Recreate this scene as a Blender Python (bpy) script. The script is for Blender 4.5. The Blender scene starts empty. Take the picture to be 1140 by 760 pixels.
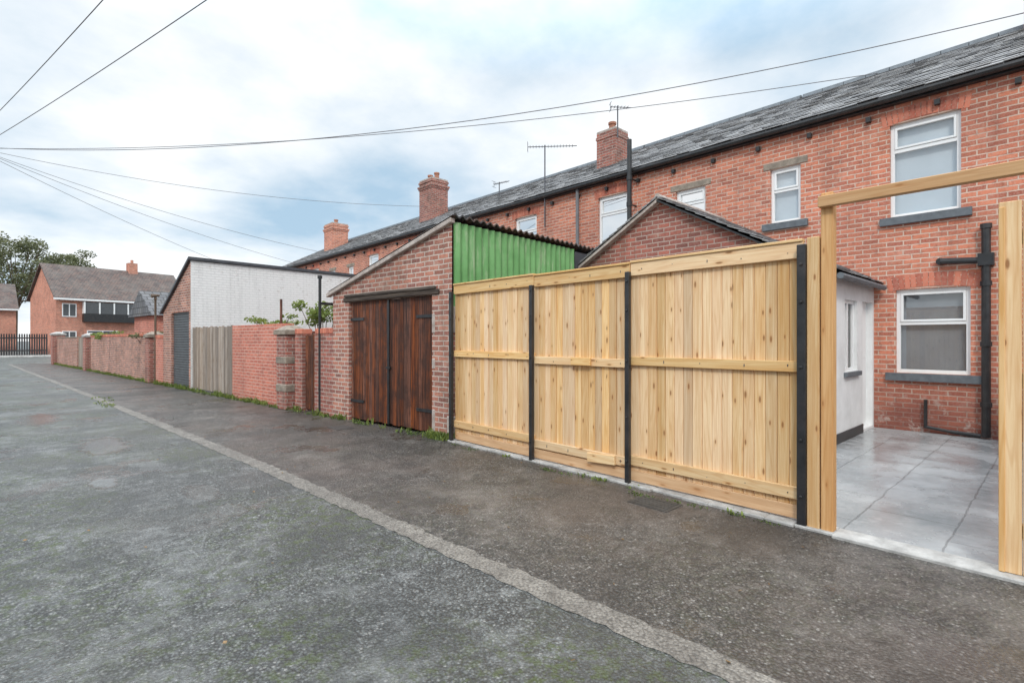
import bpy, math, random
from mathutils import Vector, Matrix
random.seed(7)
R=random.random
def U(a,b): return a+(b-a)*R()
sc=bpy.context.scene
# ---------------------------------------------------------------- materials
class NT:
    def __init__(s,name):
        s.m=bpy.data.materials.new(name); s.m.use_nodes=True
        s.t=s.m.node_tree; s.b=s.t.nodes['Principled BSDF']
    def n(s,typ,props=None,**inp):
        n=s.t.nodes.new(typ)
        for k,v in (props or {}).items(): setattr(n,k,v)
        for k,v in inp.items():
            k2=k.replace('_',' ')
            if k.startswith('i') and k[1:].isdigit(): sock=n.inputs[int(k[1:])]
            else: sock=n.inputs[k2]
            s.set(sock,v)
        return n
    def set(s,sock,v):
        if isinstance(v,bpy.types.NodeSocket): s.t.links.new(v,sock)
        else: sock.default_value=v
    def math(s,op,a,b=0.0,c=0.0):
        n=s.n('ShaderNodeMath',{'operation':op},i0=a,i1=b,i2=c); return n.outputs[0]
    def vm(s,op,a,b=(0,0,0)):
        n=s.n('ShaderNodeVectorMath',{'operation':op},i0=a,i1=b)
        return n.outputs['Value'] if op in('DOT_PRODUCT','LENGTH') else n.outputs[0]
    def mix(s,f,a,b,bt='MIX'):
        n=s.t.nodes.new('ShaderNodeMix'); n.data_type='RGBA'; n.blend_type=bt
        s.set(n.inputs[0],f); s.set(n.inputs[6],a); s.set(n.inputs[7],b); return n.outputs[2]
    def noise(s,vec,scale,detail=4,rough=.55):
        n=s.n('ShaderNodeTexNoise',Scale=scale,Detail=detail,Roughness=rough)
        if vec is not None: s.set(n.inputs['Vector'],vec)
        return n.outputs['Fac']
    def ramp(s,f,a,b,lo=0.,hi=1.):
        n=s.n('ShaderNodeMapRange',{'clamp':True},Value=f); 
        n.inputs[1].default_value=a; n.inputs[2].default_value=b; n.inputs[3].default_value=lo; n.inputs[4].default_value=hi
        return n.outputs[0]
    def bump(s,h,dist,strength=1.,nrm=None):
        n=s.n('ShaderNodeBump',Height=h,Distance=dist,Strength=strength)
        if nrm is not None: s.set(n.inputs['Normal'],nrm)
        return n.outputs[0]
    def pos(s): return s.n('ShaderNodeNewGeometry').outputs['Position']
    def obj(s): return s.n('ShaderNodeTexCoord').outputs['Object']
    def rnd(s): return s.n('ShaderNodeAttribute',{'attribute_name':'rnd'}).outputs['Fac']
    def out(s,col,rough=.8,nrm=None,spec=None,metal=None):
        s.set(s.b.inputs['Base Color'],col); s.set(s.b.inputs['Roughness'],rough)
        if nrm is not None: s.set(s.b.inputs['Normal'],nrm)
        if spec is not None: s.set(s.b.inputs['Specular IOR Level'],spec)
        if metal is not None: s.set(s.b.inputs['Metallic'],metal)
        return s.m
def c(r,g,b): return (r,g,b,1)
def walluv(t):
    g=t.n('ShaderNodeNewGeometry'); P=g.outputs['Position']; N=g.outputs['True Normal']
    T=t.vm('NORMALIZE',t.vm('CROSS_PRODUCT',(0,0,1),N)); B=t.vm('CROSS_PRODUCT',N,T)
    u=t.vm('DOT_PRODUCT',P,T); v=t.vm('DOT_PRODUCT',P,B)
    return t.n('ShaderNodeCombineXYZ',X=u,Y=v).outputs[0],P
def brick_mat(name,c1,c2,mort,stain=(.12,.08,.06),stain_amt=.35,base_dark=None,mw=.010,paint=None,var=.5,pale=.3):
    t=NT(name); uv,P=walluv(t)
    wob=t.n('ShaderNodeTexNoise',Scale=7.,Detail=2.); t.set(wob.inputs['Vector'],P)
    uvw=t.vm('ADD',uv,t.vm('MULTIPLY',t.vm('SUBTRACT',wob.outputs['Color'],(.5,.5,.5)),(.014,.014,0)))
    def B(off,a,b_,m_,bias):
        br=t.n('ShaderNodeTexBrick',{'offset':.5},Color1=a,Color2=b_,Mortar=m_,Scale=1.)
        t.set(br.inputs['Vector'],t.vm('ADD',uvw,(.225*off,.078*2*off,0)) if off else uvw)
        br.inputs['Mortar Size'].default_value=mw; br.inputs['Mortar Smooth'].default_value=.2
        br.inputs['Bias'].default_value=bias; br.inputs['Brick Width'].default_value=.225; br.inputs['Row Height'].default_value=.078
        return br
    br=B(0,c1,c2,mort,-.1)
    br2=B(7,c(.25,.24,.26),c(1,1,1),c(1,1,1),.45)
    br3=B(13,c(0,0,0),c(1,1,1),c(0,0,0),-.55)
    col=t.mix(var,br.outputs['Color'],br2.outputs['Color'],'MULTIPLY')
    palf=t.math('MULTIPLY',t.ramp(t.n('ShaderNodeSeparateColor',Color=br3.outputs['Color']).outputs[0],.6,1,0,pale),t.math('SUBTRACT',1.,br.outputs['Fac']))
    col=t.mix(palf,col,c(.80,.42,.28))
    fine=t.noise(P,38,5,.7)
    col=t.mix(t.ramp(fine,.44,.75,0,.4),col,mort)
    spk=t.noise(P,15,5,.75); col=t.mix(t.ramp(spk,.54,.68,0,.5),col,c(stain[0],stain[1]*.8,stain[2]*.8))
    big=t.noise(P,.9,5,.6)
    col=t.mix(t.ramp(big,.45,.72,0,stain_amt),col,c(*stain))
    med=t.noise(P,3.1,4,.65)
    col=t.mix(t.ramp(med,.54,.75,0,.25),col,c(.70,.52,.42))
    stk=t.noise(t.vm('MULTIPLY',P,(2.6,2.6,.5)),1.,6,.7)
    col=t.mix(t.ramp(stk,.52,.70,0,stain_amt*.9),col,c(stain[0]*.7,stain[1]*.8,stain[2]*.8))
    if base_dark:
        z=t.n('ShaderNodeSeparateXYZ',Vector=P).outputs['Z']
        f=t.math('ADD',z,t.math('MULTIPLY',t.noise(P,2.2,3),.5))
        col=t.mix(t.ramp(f,.5,1.25,base_dark,0),col,c(.17,.06,.05))
        f2=t.math('MULTIPLY',t.ramp(z,.1,.9,1,0),t.ramp(t.noise(P,6,5,.7),.55,.65,0,.6))
        col=t.mix(f2,col,c(.6,.55,.5))
    if paint:
        pk=t.noise(P,5,6,.75)
        col=t.mix(t.ramp(pk,.32,.40,.25,1.),col,paint)
        sv=t.vm('MULTIPLY',P,(3,3,.35))
        col=t.mix(t.ramp(t.noise(sv,2,5,.7),.50,.78,0,.35),col,c(.42,.42,.41))
        col=t.mix(t.math('MULTIPLY',br.outputs['Fac'],.25),col,c(.45,.45,.45))
    h=t.math('ADD',t.math('MULTIPLY',br.outputs['Fac'],-1.),t.math('MULTIPLY',fine,.6))
    return t.out(col,.88,t.bump(h,.012,.9),.3)
m_brick=brick_mat('house_brick',c(.72,.235,.135),c(.45,.13,.085),c(.70,.52,.42),base_dark=.7,stain=(.20,.09,.07),stain_amt=.36,var=.6,pale=.6)
m_brickd=brick_mat('old_brick',c(.46,.145,.105),c(.23,.08,.068),c(.48,.37,.32),stain_amt=.45,var=.7)
m_brickg=brick_mat('garage_brick',c(.54,.21,.14),c(.26,.095,.08),c(.60,.50,.43),stain_amt=.45,var=.75,mw=.011)
m_brickr=brick_mat('red_wall_brick',c(.66,.21,.14),c(.50,.14,.10),c(.68,.43,.35),stain=(.25,.10,.08),stain_amt=.35,mw=.011,var=.4)
m_brickw=brick_mat('white_painted_brick',c(.6,.55,.5),c(.5,.4,.35),c(.6,.6,.58),stain_amt=.1,paint=c(.86,.86,.85))
def simple(name,col,rough=.6,var=.2,scale=6,bump=.002,metal=None,spec=None,dirt=None,bs=60):
    t=NT(name); P=t.obj(); n=t.noise(P,scale,5,.6)
    cc=t.mix(t.ramp(n,.3,.7,0,1),c(*[x*(1-var) for x in col]),c(*[min(1,x*(1+var)) for x in col]))
    if dirt: cc=t.mix(t.ramp(t.noise(P,scale*.37,6,.7),.48,.7,0,.6),cc,c(*dirt))
    return t.out(cc,rough,t.bump(t.noise(P,bs,4),bump) if bump else None,spec,metal)
m_upvc=simple('white_upvc',(.84,.85,.85),.3,.03,3,0)
m_render=simple('white_render',(.80,.81,.81),.8,.05,4,.004,dirt=(.60,.61,.60))
m_black=simple('black_paint',(.022,.023,.025),.38,.4,9,.002,dirt=(.06,.05,.045))
m_sill=simple('grey_sill',(.12,.135,.15),.6,.25,8,.003)
m_stone=simple('stone',(.30,.25,.20),.85,.3,9,.006,dirt=(.12,.10,.085))
m_conc=simple('concrete',(.44,.43,.41),.75,.3,7,.006,dirt=(.18,.165,.15))
m_cement=simple('cement_verge',(.46,.40,.36),.9,.25,8,.008,dirt=(.22,.16,.13))
m_pot=simple('clay_pot',(.38,.17,.11),.8,.2,9,.003)
m_metal=simple('aerial_metal',(.12,.12,.13),.45,.2,9,0,metal=.6)
m_cover=simple('iron_cover',(.06,.055,.05),.6,.3,9,.003)
m_inner=simple('room_pale',(.26,.27,.29),.9,.15,1.2,0)
m_blind=simple('pale_blind',(.66,.70,.74),.9,.06,1.5,0)
m_grey=simple('roller_grey',(.09,.095,.10),.5,.15,6,.001)
m_pipe=simple('grey_pipe',(.16,.16,.17),.5,.15,6,.001)
m_tarp=simple('dark_sheet',(.06,.065,.075),.5,.3,5,.004)
def mk_glass():
    t=NT('window_glass'); tr=t.n('ShaderNodeBsdfTransparent'); tr.inputs[0].default_value=c(.9,.93,.94)
    gl=t.n('ShaderNodeBsdfGlossy',Roughness=.02); fr=t.n('ShaderNodeFresnel',IOR=2.3)
    mx=t.n('ShaderNodeMixShader'); t.set(mx.inputs[0],fr.outputs[0]); t.set(mx.inputs[1],tr.outputs[0]); t.set(mx.inputs[2],gl.outputs[0])
    t.t.links.new(mx.outputs[0],t.t.nodes['Material Output'].inputs[0]); return t.m
m_glass=mk_glass()
def wood(name,c1,c2,axis='Z',knots=.8,knotc=(.25,.10,.03),rough=.65,dirt=None,contrast=.7,grain=.5):
    t=NT(name); P=t.obj(); r=t.rnd()
    off=t.n('ShaderNodeCombineXYZ',X=t.math('MULTIPLY',r,37.),Y=t.math('MULTIPLY',r,91.),Z=t.math('MULTIPLY',r,53.)).outputs[0]
    sc_={'Z':(28,28,1.4),'Y':(28,1.4,28),'X':(1.4,28,28)}[axis]
    q=t.vm('ADD',t.vm('MULTIPLY',P,sc_),off)
    g=t.noise(q,1.,6,.65); g2=t.noise(t.vm('ADD',t.vm('MULTIPLY',P,tuple(x*.25 for x in sc_)),off),1.,3)
    col=t.mix(t.ramp(g,.38,.62,0,1),c(*c1),c(*c2))
    col=t.mix(t.ramp(g2,.45,.72,0,.4),col,c(c1[0]*.85,c1[1]*.68,c1[2]*.5))
    rg=t.math('SINE',t.math('MULTIPLY',t.noise(t.vm('ADD',t.vm('MULTIPLY',P,tuple(x*.33 for x in sc_)),off),1.,2,.4),75.))
    col=t.mix(t.ramp(rg,.35,1,0,grain*.6),col,c(c1[0]*.78,c1[1]*.58,c1[2]*.38))
    hv=t.n('ShaderNodeHueSaturation',Color=col); t.set(hv.inputs['Value'],t.ramp(r,0,1,1-.28*contrast,1+.18*contrast)); t.set(hv.inputs['Saturation'],t.ramp(t.math('FRACT',t.math('MULTIPLY',r,7.3)),0,1,.85,1.12)); col=hv.outputs[0]
    if knots>0:
        ks={'Z':(0,10.5,3.4),'Y':(0,3.2,11),'X':(3.2,0,11)}[axis]
        kp=t.vm('ADD',t.vm('MULTIPLY',P,ks),off)
        s=t.n('ShaderNodeSeparateXYZ',Vector=kp)
        k2=t.n('ShaderNodeCombineXYZ',X=s.outputs['X' if axis=='X' else 'Y'],Y=s.outputs['Z']).outputs[0]
        v=t.n('ShaderNodeTexVoronoi',{'voronoi_dimensions':'2D'},Vector=k2,Scale=1.)
        rc=t.n('ShaderNodeSeparateColor',Color=v.outputs['Color']).outputs
        big=t.math('GREATER_THAN',rc[0],.60)
        d=t.math('DIVIDE',v.outputs['Distance'],t.ramp(rc[1],0,1,.5,1.15))
        kk=t.math('MULTIPLY',t.ramp(d,.06,.125,knots,0),big); halo=t.math('MULTIPLY',t.ramp(d,.08,.30,.35,0),big)
        col=t.mix(halo,col,c(c1[0]*.8,c1[1]*.58,c1[2]*.36)); col=t.mix(kk,col,c(*knotc))
    if dirt: col=t.mix(t.ramp(t.noise(P,2.5,6,.7),.46,.62,0,.75),col,c(*dirt))
    return t.out(col,rough,t.bump(g,.003,.8),.3)
PZ1,PZ2=(.71,.455,.23),(.84,.62,.37)
m_pineZ=wood('pine_boards',PZ1,PZ2,'Z')
m_pineY=wood('pine_rail',(.75,.48,.225),(.86,.63,.345),'Y')
m_pineO=wood('treated_post',(.60,.325,.13),(.71,.43,.20),'Z',.5)
m_pineOY=wood('treated_beam',(.58,.325,.14),(.70,.43,.21),'Y',.5)
m_brown=wood('brown_garage_boards',(.06,.022,.015),(.27,.09,.04),'Z',.3,(.03,.012,.01),.6,dirt=(.04,.022,.018),contrast=1.6)
m_weath=wood('weathered_boards',(.27,.22,.18),(.42,.36,.31),'Z',.4,(.08,.06,.05),.85,contrast=1.2)
m_pole=wood('pole_timber',(.11,.075,.05),(.2,.14,.1),'Z',0,rough=.85)
m_lintel=wood('old_lintel',(.05,.04,.035),(.13,.10,.08),'Y',0,rough=.85)
def slate_mat():
    t=NT('roof_slate'); P=t.pos(); r=t.rnd()
    col=t.mix(r,c(.14,.142,.152),c(.33,.328,.335)); n=t.noise(P,14,6,.7)
    col=t.mix(t.ramp(n,.5,.68,0,.65),col,c(.46,.45,.41)); col=t.mix(t.ramp(t.noise(P,1.3,5,.6),.45,.7,0,.4),col,c(.15,.13,.11))
    return t.out(col,.5,t.bump(t.noise(P,45,5),.004),.45)
m_slate=slate_mat()
def slate_far(name,a,b):
    t=NT(name); uv,P=walluv(t)
    br=t.n('ShaderNodeTexBrick',{'offset':.5},Color1=a,Color2=b,Mortar=c(.04,.04,.04),Scale=1.,Vector=uv)
    br.inputs['Mortar Size'].default_value=.02; br.inputs['Brick Width'].default_value=.3; br.inputs['Row Height'].default_value=.26
    return t.out(t.mix(t.ramp(t.noise(P,1,4),.4,.7,0,.4),br.outputs['Color'],c(.2,.19,.17)),.7,t.bump(br.outputs['Fac'],-.02))
m_tile=slate_far('brown_tiles',c(.17,.105,.085),c(.09,.065,.06))
m_slatef=slate_far('slate_tiles',c(.17,.17,.18),c(.10,.10,.11))
def asphalt(name,a,b,moss=.0,wet=.5,warm=(.10,.085,.07),light=(.30,.30,.29),r0=.5,r1=.33,puddles=(),cracks=0.):
    t=NT(name); P=t.pos()
    v=t.n('ShaderNodeTexVoronoi',{'feature':'F1'},Vector=P,Scale=64.); vc=t.n('ShaderNodeSeparateColor',Color=v.outputs['Color']).outputs[0]
    v2=t.n('ShaderNodeTexVoronoi',{'feature':'F1'},Vector=P,Scale=130.); vc2=t.n('ShaderNodeSeparateColor',Color=v2.outputs['Color']).outputs[0]
    col=t.mix(t.ramp(t.math('ADD',t.math('MULTIPLY',vc,.6),t.math('MULTIPLY',vc2,.4)),.2,.85,0,1),a,b)
    col=t.mix(t.ramp(vc,.91,.97,0,.6),col,c(.48,.46,.43))
    col=t.mix(t.ramp(v.outputs['Distance'],.33,.7,0,.8),col,c(.018,.018,.017))
    f=t.noise(P,15,7,.78); col=t.mix(t.ramp(f,.38,.56,.75,0),col,c(.03,.029,.027))
    sp=t.noise(t.vm('ADD',P,(1,8,2)),5,7,.8); col=t.mix(t.ramp(sp,.54,.66,0,.45),col,c(*light))
    big=t.noise(P,.55,7,.66); col=t.mix(t.ramp(big,.44,.60,0,.45),col,c(*warm))
    md=t.noise(t.vm('ADD',P,(5,1,2)),1.2,9,.78); col=t.mix(t.ramp(md,.5,.64,0,.35),col,c(*light))
    dk=t.noise(t.vm('ADD',P,(25,11,2)),.9,8,.75); col=t.mix(t.ramp(dk,.50,.60,0,.6),col,c(a[0]*.65,a[1]*.65,a[2]*.65))
    if moss:
        mm=t.math('MULTIPLY',t.ramp(t.noise(t.vm('ADD',P,(13,5,0)),.6,4,.6),.42,.58,0,1),t.ramp(t.noise(P,13,6,.8),.49,.58,0,moss))
        col=t.mix(mm,col,c(.07,.09,.028))
    if cracks:
        wp=t.vm('ADD',P,t.vm('MULTIPLY',t.n('ShaderNodeTexNoise',Scale=3.,Detail=5.,Vector=P).outputs['Color'],(.5,.5,0)))
        cv=t.n('ShaderNodeTexVoronoi',{'feature':'DISTANCE_TO_EDGE'},Vector=wp,Scale=.55)
        cf=t.math('MULTIPLY',t.ramp(cv.outputs['Distance'],0,.006,cracks,0),t.ramp(t.noise(P,.8,3),.45,.55,0,1))
        col=t.mix(cf,col,c(.012,.012,.012))
    w=t.noise(t.vm('ADD',P,(3.3,7.7,0)),.85,6,.68)
    pud=t.ramp(w,.575,.61,0,.8)
    wn=t.math('MULTIPLY',t.math('SUBTRACT',t.noise(P,4.5,5,.6),.5),1.5)
    for (x,y,rx,ry) in puddles:
        q=t.vm('LENGTH',t.vm('MULTIPLY',t.vm('SUBTRACT',P,(x,y,0)),(1/rx,1/ry,0)))
        pud=t.math('MAXIMUM',pud,t.ramp(t.math('ADD',q,wn),.70,1.0,1,0))
    col=t.mix(t.math('MULTIPLY',pud,.35),col,c(.04,.04,.04))
    rough=t.math('MAXIMUM',.07,t.math('SUBTRACT',t.ramp(big,.35,.65,r0,r1),t.math('MULTIPLY',pud,wet)))
    h=t.math('ADD',t.math('MULTIPLY',v.outputs['Distance'],-1.),t.math('MULTIPLY',f,1.3))
    h=t.math('MULTIPLY',h,t.ramp(pud,0,1,1,.08))
    return t.out(col,rough,t.bump(h,.012,.9),.5)
m_road=asphalt('road_asphalt',c(.066,.070,.068),c(.265,.275,.268),moss=.85,wet=.42,warm=(.11,.11,.10),light=(.36,.365,.36),r0=.46,r1=.30,
   puddles=((.75,9.3,.32,.9),(1.22,5.8,.17,.38),(1.3,5.0,.12,.25),(.1,13.2,.35,1.1),(-.9,17,.4,1.6),(.55,6.9,.14,.35),(.9,3.4,.12,.2)))
m_pave=asphalt('pavement_asphalt',c(.050,.043,.038),c(.215,.19,.167),moss=.15,wet=.28,warm=(.13,.10,.083),light=(.28,.25,.225),cracks=.5)
m_ground=asphalt('ground_mat',c(.08,.08,.075),c(.16,.155,.15),moss=.6,wet=.2)
def strip_mat():
    t=NT('kerb_strip_stone'); P=t.obj()
    col=t.mix(t.ramp(t.noise(P,7,6,.75),.35,.65,0,1),c(.17,.152,.132),c(.33,.30,.262))
    col=t.mix(t.ramp(t.noise(P,1.1,6,.75),.46,.62,0,.6),col,c(.15,.132,.115))
    v=t.n('ShaderNodeTexVoronoi',{'feature':'F1'},Vector=P,Scale=64.); vc=t.n('ShaderNodeSeparateColor',Color=v.outputs['Color']).outputs[0]
    col=t.mix(t.ramp(vc,.1,.6,.4,0),col,c(.05,.045,.04))
    col=t.mix(t.ramp(v.outputs['Distance'],.4,.8,0,.6),col,c(.04,.037,.033))
    return t.out(col,.5,t.bump(t.math('ADD',t.noise(P,40,5,.7),t.math('MULTIPLY',v.outputs['Distance'],-.8)),.009),.45)
m_strip=strip_mat()
def yard_mat():
    t=NT('yard_painted_concrete'); P=t.pos()
    n=t.noise(P,1.4,6,.6)
    col=t.mix(t.ramp(n,.35,.65,0,1),c(.25,.265,.27),c(.41,.425,.43))
    col=t.mix(t.ramp(t.noise(P,4,6,.7),.55,.7,0,.5),col,c(.54,.55,.55))
    wp=t.vm('ADD',P,t.vm('MULTIPLY',t.n('ShaderNodeTexNoise',Scale=3.,Vector=P).outputs['Color'],(.05,.05,0)))
    br=t.n('ShaderNodeTexBrick',{'offset':.5},Color1=c(1,1,1),Color2=c(.86,.87,.88),Mortar=c(.5,.5,.5),Scale=1.,Vector=wp)
    br.inputs['Mortar Size'].default_value=.006; br.inputs['Brick Width'].default_value=.9; br.inputs['Row Height'].default_value=.6
    col=t.mix(.7,col,br.outputs['Color'],'MULTIPLY')
    return t.out(col,t.ramp(n,.4,.62,.10,.42),t.bump(t.math('SUBTRACT',t.noise(P,9,6,.6),t.math('MULTIPLY',br.outputs['Fac'],.6)),.006),.5)
m_yard=yard_mat()
def leaf_mat(name,a,b):
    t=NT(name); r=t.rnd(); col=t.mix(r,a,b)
    t.set(t.b.inputs['Base Color'],col); t.b.inputs['Roughness'].default_value=.6
    tl=t.n('ShaderNodeBsdfTranslucent',Color=col); mx=t.n('ShaderNodeMixShader'); mx.inputs[0].default_value=.3
    t.set(mx.inputs[1],t.b.outputs[0]); t.set(mx.inputs[2],tl.outputs[0]); t.t.links.new(mx.outputs[0],t.t.nodes['Material Output'].inputs[0]); return t.m
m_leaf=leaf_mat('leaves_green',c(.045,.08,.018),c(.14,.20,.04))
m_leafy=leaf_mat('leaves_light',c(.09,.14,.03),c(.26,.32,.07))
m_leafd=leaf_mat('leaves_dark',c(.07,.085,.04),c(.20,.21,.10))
def green_mat():
    t=NT('green_corrugated'); P=t.obj()
    col=t.mix(t.ramp(t.noise(P,3,5,.6),.35,.65,0,1),c(.12,.30,.10),c(.18,.40,.15))
    col=t.mix(t.ramp(t.noise(t.vm('MULTIPLY',P,(9,9,1.2)),1.5,6,.7),.52,.70,0,.75),col,c(.40,.48,.31))
    return t.out(col,.5,None,.4)
m_green=green_mat()
def rust_mat():
    t=NT('corrugated_roof'); P=t.obj()
    col=t.mix(t.ramp(t.noise(P,4,6,.7),.4,.62,0,1),c(.05,.05,.052),c(.13,.075,.05)); return t.out(col,.7,t.bump(t.noise(P,30,4),.002))
m_roofc=rust_mat()

# ---------------------------------------------------------------- mesh helper
class MB:
    def __init__(s): s.v=[];s.f=[];s.m=[];s.r=[]
    def add(s,vs,fs,m=0,r=None):
        b=len(s.v); r=R() if r is None else r
        s.v+= [tuple(v) for v in vs]; s.r+=[r]*len(vs)
        for f in fs: s.f.append([b+i for i in f]); s.m.append(m)
    def box(s,x0,x1,y0,y1,z0,z1,m=0,r=None,M=None):
        vs=[Vector(p) for p in((x0,y0,z0),(x1,y0,z0),(x1,y1,z0),(x0,y1,z0),(x0,y0,z1),(x1,y0,z1),(x1,y1,z1),(x0,y1,z1))]
        if M is not None: vs=[M@v for v in vs]
        s.add(vs,[(0,3,2,1),(4,5,6,7),(0,1,5,4),(1,2,6,5),(2,3,7,6),(3,0,4,7)],m,r)
    def quad(s,a,b,c_,d,m=0,r=None): s.add([a,b,c_,d],[(0,1,2,3)],m,r)
    def prism(s,poly,vec,m=0,r=None):
        n=len(poly); vec=Vector(vec); vs=[Vector(p) for p in poly]; vs+=[p+vec for p in vs[:n]]
        s.add(vs,[list(range(n))[::-1],list(range(n,2*n))]+[(i,(i+1)%n,n+(i+1)%n,n+i) for i in range(n)],m,r)
    def cyl(s,p0,p1,r0,r1=None,seg=10,m=0,r=None):
        r1=r0 if r1 is None else r1; p0=Vector(p0);p1=Vector(p1); d=(p1-p0).normalized()
        a=d.orthogonal().normalized(); b=d.cross(a); vs=[]
        for p,q in((p0,r0),(p1,r1)):
            for i in range(seg): t=2*math.pi*i/seg; vs.append(p+(a*math.cos(t)+b*math.sin(t))*q)
        s.add(vs,[(i,(i+1)%seg,seg+(i+1)%seg,seg+i) for i in range(seg)]+[list(range(seg))[::-1],list(range(seg,2*seg))],m,r)
    def build(s,name,mats,parent=None,bevel=0,smooth=False,M=None):
        me=bpy.data.meshes.new(name); me.from_pydata(s.v,[],s.f); me.update()
        for m in mats: me.materials.append(m)
        me.polygons.foreach_set('material_index',s.m)
        a=me.attributes.new('rnd','FLOAT','POINT'); a.data.foreach_set('value',s.r)
        if smooth: me.polygons.foreach_set('use_smooth',[True]*len(s.f))
        o=bpy.data.objects.new(name,me); sc.collection.objects.link(o)
        if parent: o.parent=parent
        if M is not None: o.matrix_world=M
        if bevel:
            b=o.modifiers.new('b','BEVEL'); b.width=bevel; b.segments=1; b.limit_method='ANGLE'
        return o
def empty(name,M=None):
    o=bpy.data.objects.new(name,None); sc.collection.objects.link(o); o.empty_display_size=.2
    if M is not None: o.matrix_world=M
    return o
FR=Matrix.Translation((4.6,6.25,0))@Matrix.Rotation(math.radians(5.6),4,'Z')
def wall_open(mb,x,y0,y1,z0,z1,ops,depth=.11,m=0):
    ys=sorted({y0,y1,*[o[0] for o in ops],*[o[1] for o in ops]}); zs=sorted({z0,z1,*[o[2] for o in ops],*[o[3] for o in ops]})
    for a,b in zip(ys,ys[1:]):
        for p,q in zip(zs,zs[1:]):
            cy,cz=(a+b)/2,(p+q)/2
            if any(o[0]<cy<o[1] and o[2]<cz<o[3] for o in ops): continue
            mb.quad((x,b,p),(x,a,p),(x,a,q),(x,b,q),m)
    for a,b,p,q in ops:
        X=x+depth
        mb.quad((x,a,p),(X,a,p),(X,a,q),(x,a,q),m); mb.quad((x,b,p),(X,b,p),(X,b,q),(x,b,q),m)
        mb.quad((x,a,p),(X,a,p),(X,b,p),(x,b,p),m); mb.quad((x,a,q),(X,a,q),(X,b,q),(x,b,q),m)
def slates(mb,o,u,s,ul,sl,w=.3,e=.25,m=0,skip=0):
    o=Vector(o);u=Vector(u).normalized();s=Vector(s).normalized();n=u.cross(s)
    if n.z<0:n=-n
    rows=int(sl/e)+1
    for i in range(rows):
        a=i*e; b=min(sl+.02,a+e*1.5); off=(i%2)*.5*w; j=-1
        while True:
            y0=j*w+off; y1=y0+w-.008; j+=1
            if y0>ul: break
            y0=max(0,y0);y1=min(ul,y1)
            if y1-y0<.02: continue
            da=U(-.014,.014); t0=.036+U(-.006,.009); tw=U(-.005,.005)
            P=lambda uu,ss,h:o+u*uu+s*ss+n*h
            mb.add([P(y0,a+da,t0-.014),P(y1,a+da,t0-.014+tw),P(y1,b,-.002),P(y0,b,-.002),P(y0,a+da,t0),P(y1,a+da,t0+tw),P(y1,b,.01),P(y0,b,.01)],
                   [(0,3,2,1),(4,5,6,7),(0,1,5,4),(1,2,6,5),(2,3,7,6),(3,0,4,7)],m)
def window(parent,x,y0,y1,z0,z1,split='top',back=None,name='window',sill=True,open_=False):
    w=MB(); X=x+.06; f=.055
    w.box(X,X+.06,y0,y0+f,z0,z1); w.box(X,X+.06,y1-f,y1,z0,z1); w.box(X,X+.06,y0+f,y1-f,z0,z0+f); w.box(X,X+.06,y0+f,y1-f,z1-f,z1)
    def sash(a,b,p,q):
        g=.035; k=X-.012
        w.box(k,X+.05,a,a+g,p,q); w.box(k,X+.05,b-g,b,p,q); w.box(k,X+.05,a+g,b-g,p,p+g); w.box(k,X+.05,a+g,b-g,q-g,q)
    a,b,p,q=y0+f,y1-f,z0+f,z1-f
    if split=='top':
        t=q-(q-p)*.27; w.box(X+.003,X+.06,a,b,t-.03,t+.03); sash(a+.002,b-.002,t+.032,q-.002)
    elif split=='mid':
        t=p+(q-p)*.6; w.box(X+.003,X+.06,a,b,t-.025,t+.025); sash(a+.002,b-.002,t+.027,q-.002)
    w.quad((X+.03,a,p),(X+.03,b,p),(X+.03,b,q),(X+.03,a,q),1)
    w.quad((X+.10,y0-.1,z0-.1),(X+.10,y1+.1,z0-.1),(X+.10,y1+.1,z1+.1),(X+.10,y0-.1,z1+.1),2)
    if sill: w.box(x-.07,x+.075,y0-.13,y1+.13,z0-.13,z0-.004,3)
    return w.build(name,[m_upvc,m_glass,back or m_blind,m_sill],parent,bevel=.003)
def soldier(mb,x,y0,y1,z,h=.22,m=0,arch=.05):
    n=int(round((y1-y0+.2)/.075)); tot=y1-y0+.2; st=tot/n; cy=(y0+y1)/2
    for i in range(n):
        y=cy-tot/2+(i+.5)*st; f=(y-cy)/(tot/2); rot=-f*.16
        M=Matrix.Translation((x,y,z-arch*f*f+arch*.55))@Matrix.Rotation(rot,4,'X')
        mb.box(-.006,.02,-st/2+.005,st/2-.005,0,h,m,None,M)
def sold_mat():
    t=NT('soldier_brick'); P=t.pos(); col=t.mix(t.rnd(),c(.36,.10,.07),c(.66,.22,.14)); col=t.mix(t.ramp(t.noise(P,30,5,.7),.45,.7,0,.4),col,c(.55,.4,.32))
    return t.out(col,.88,t.bump(t.noise(P,60,4),.003),.3)
m_sold=sold_mat()

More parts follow.
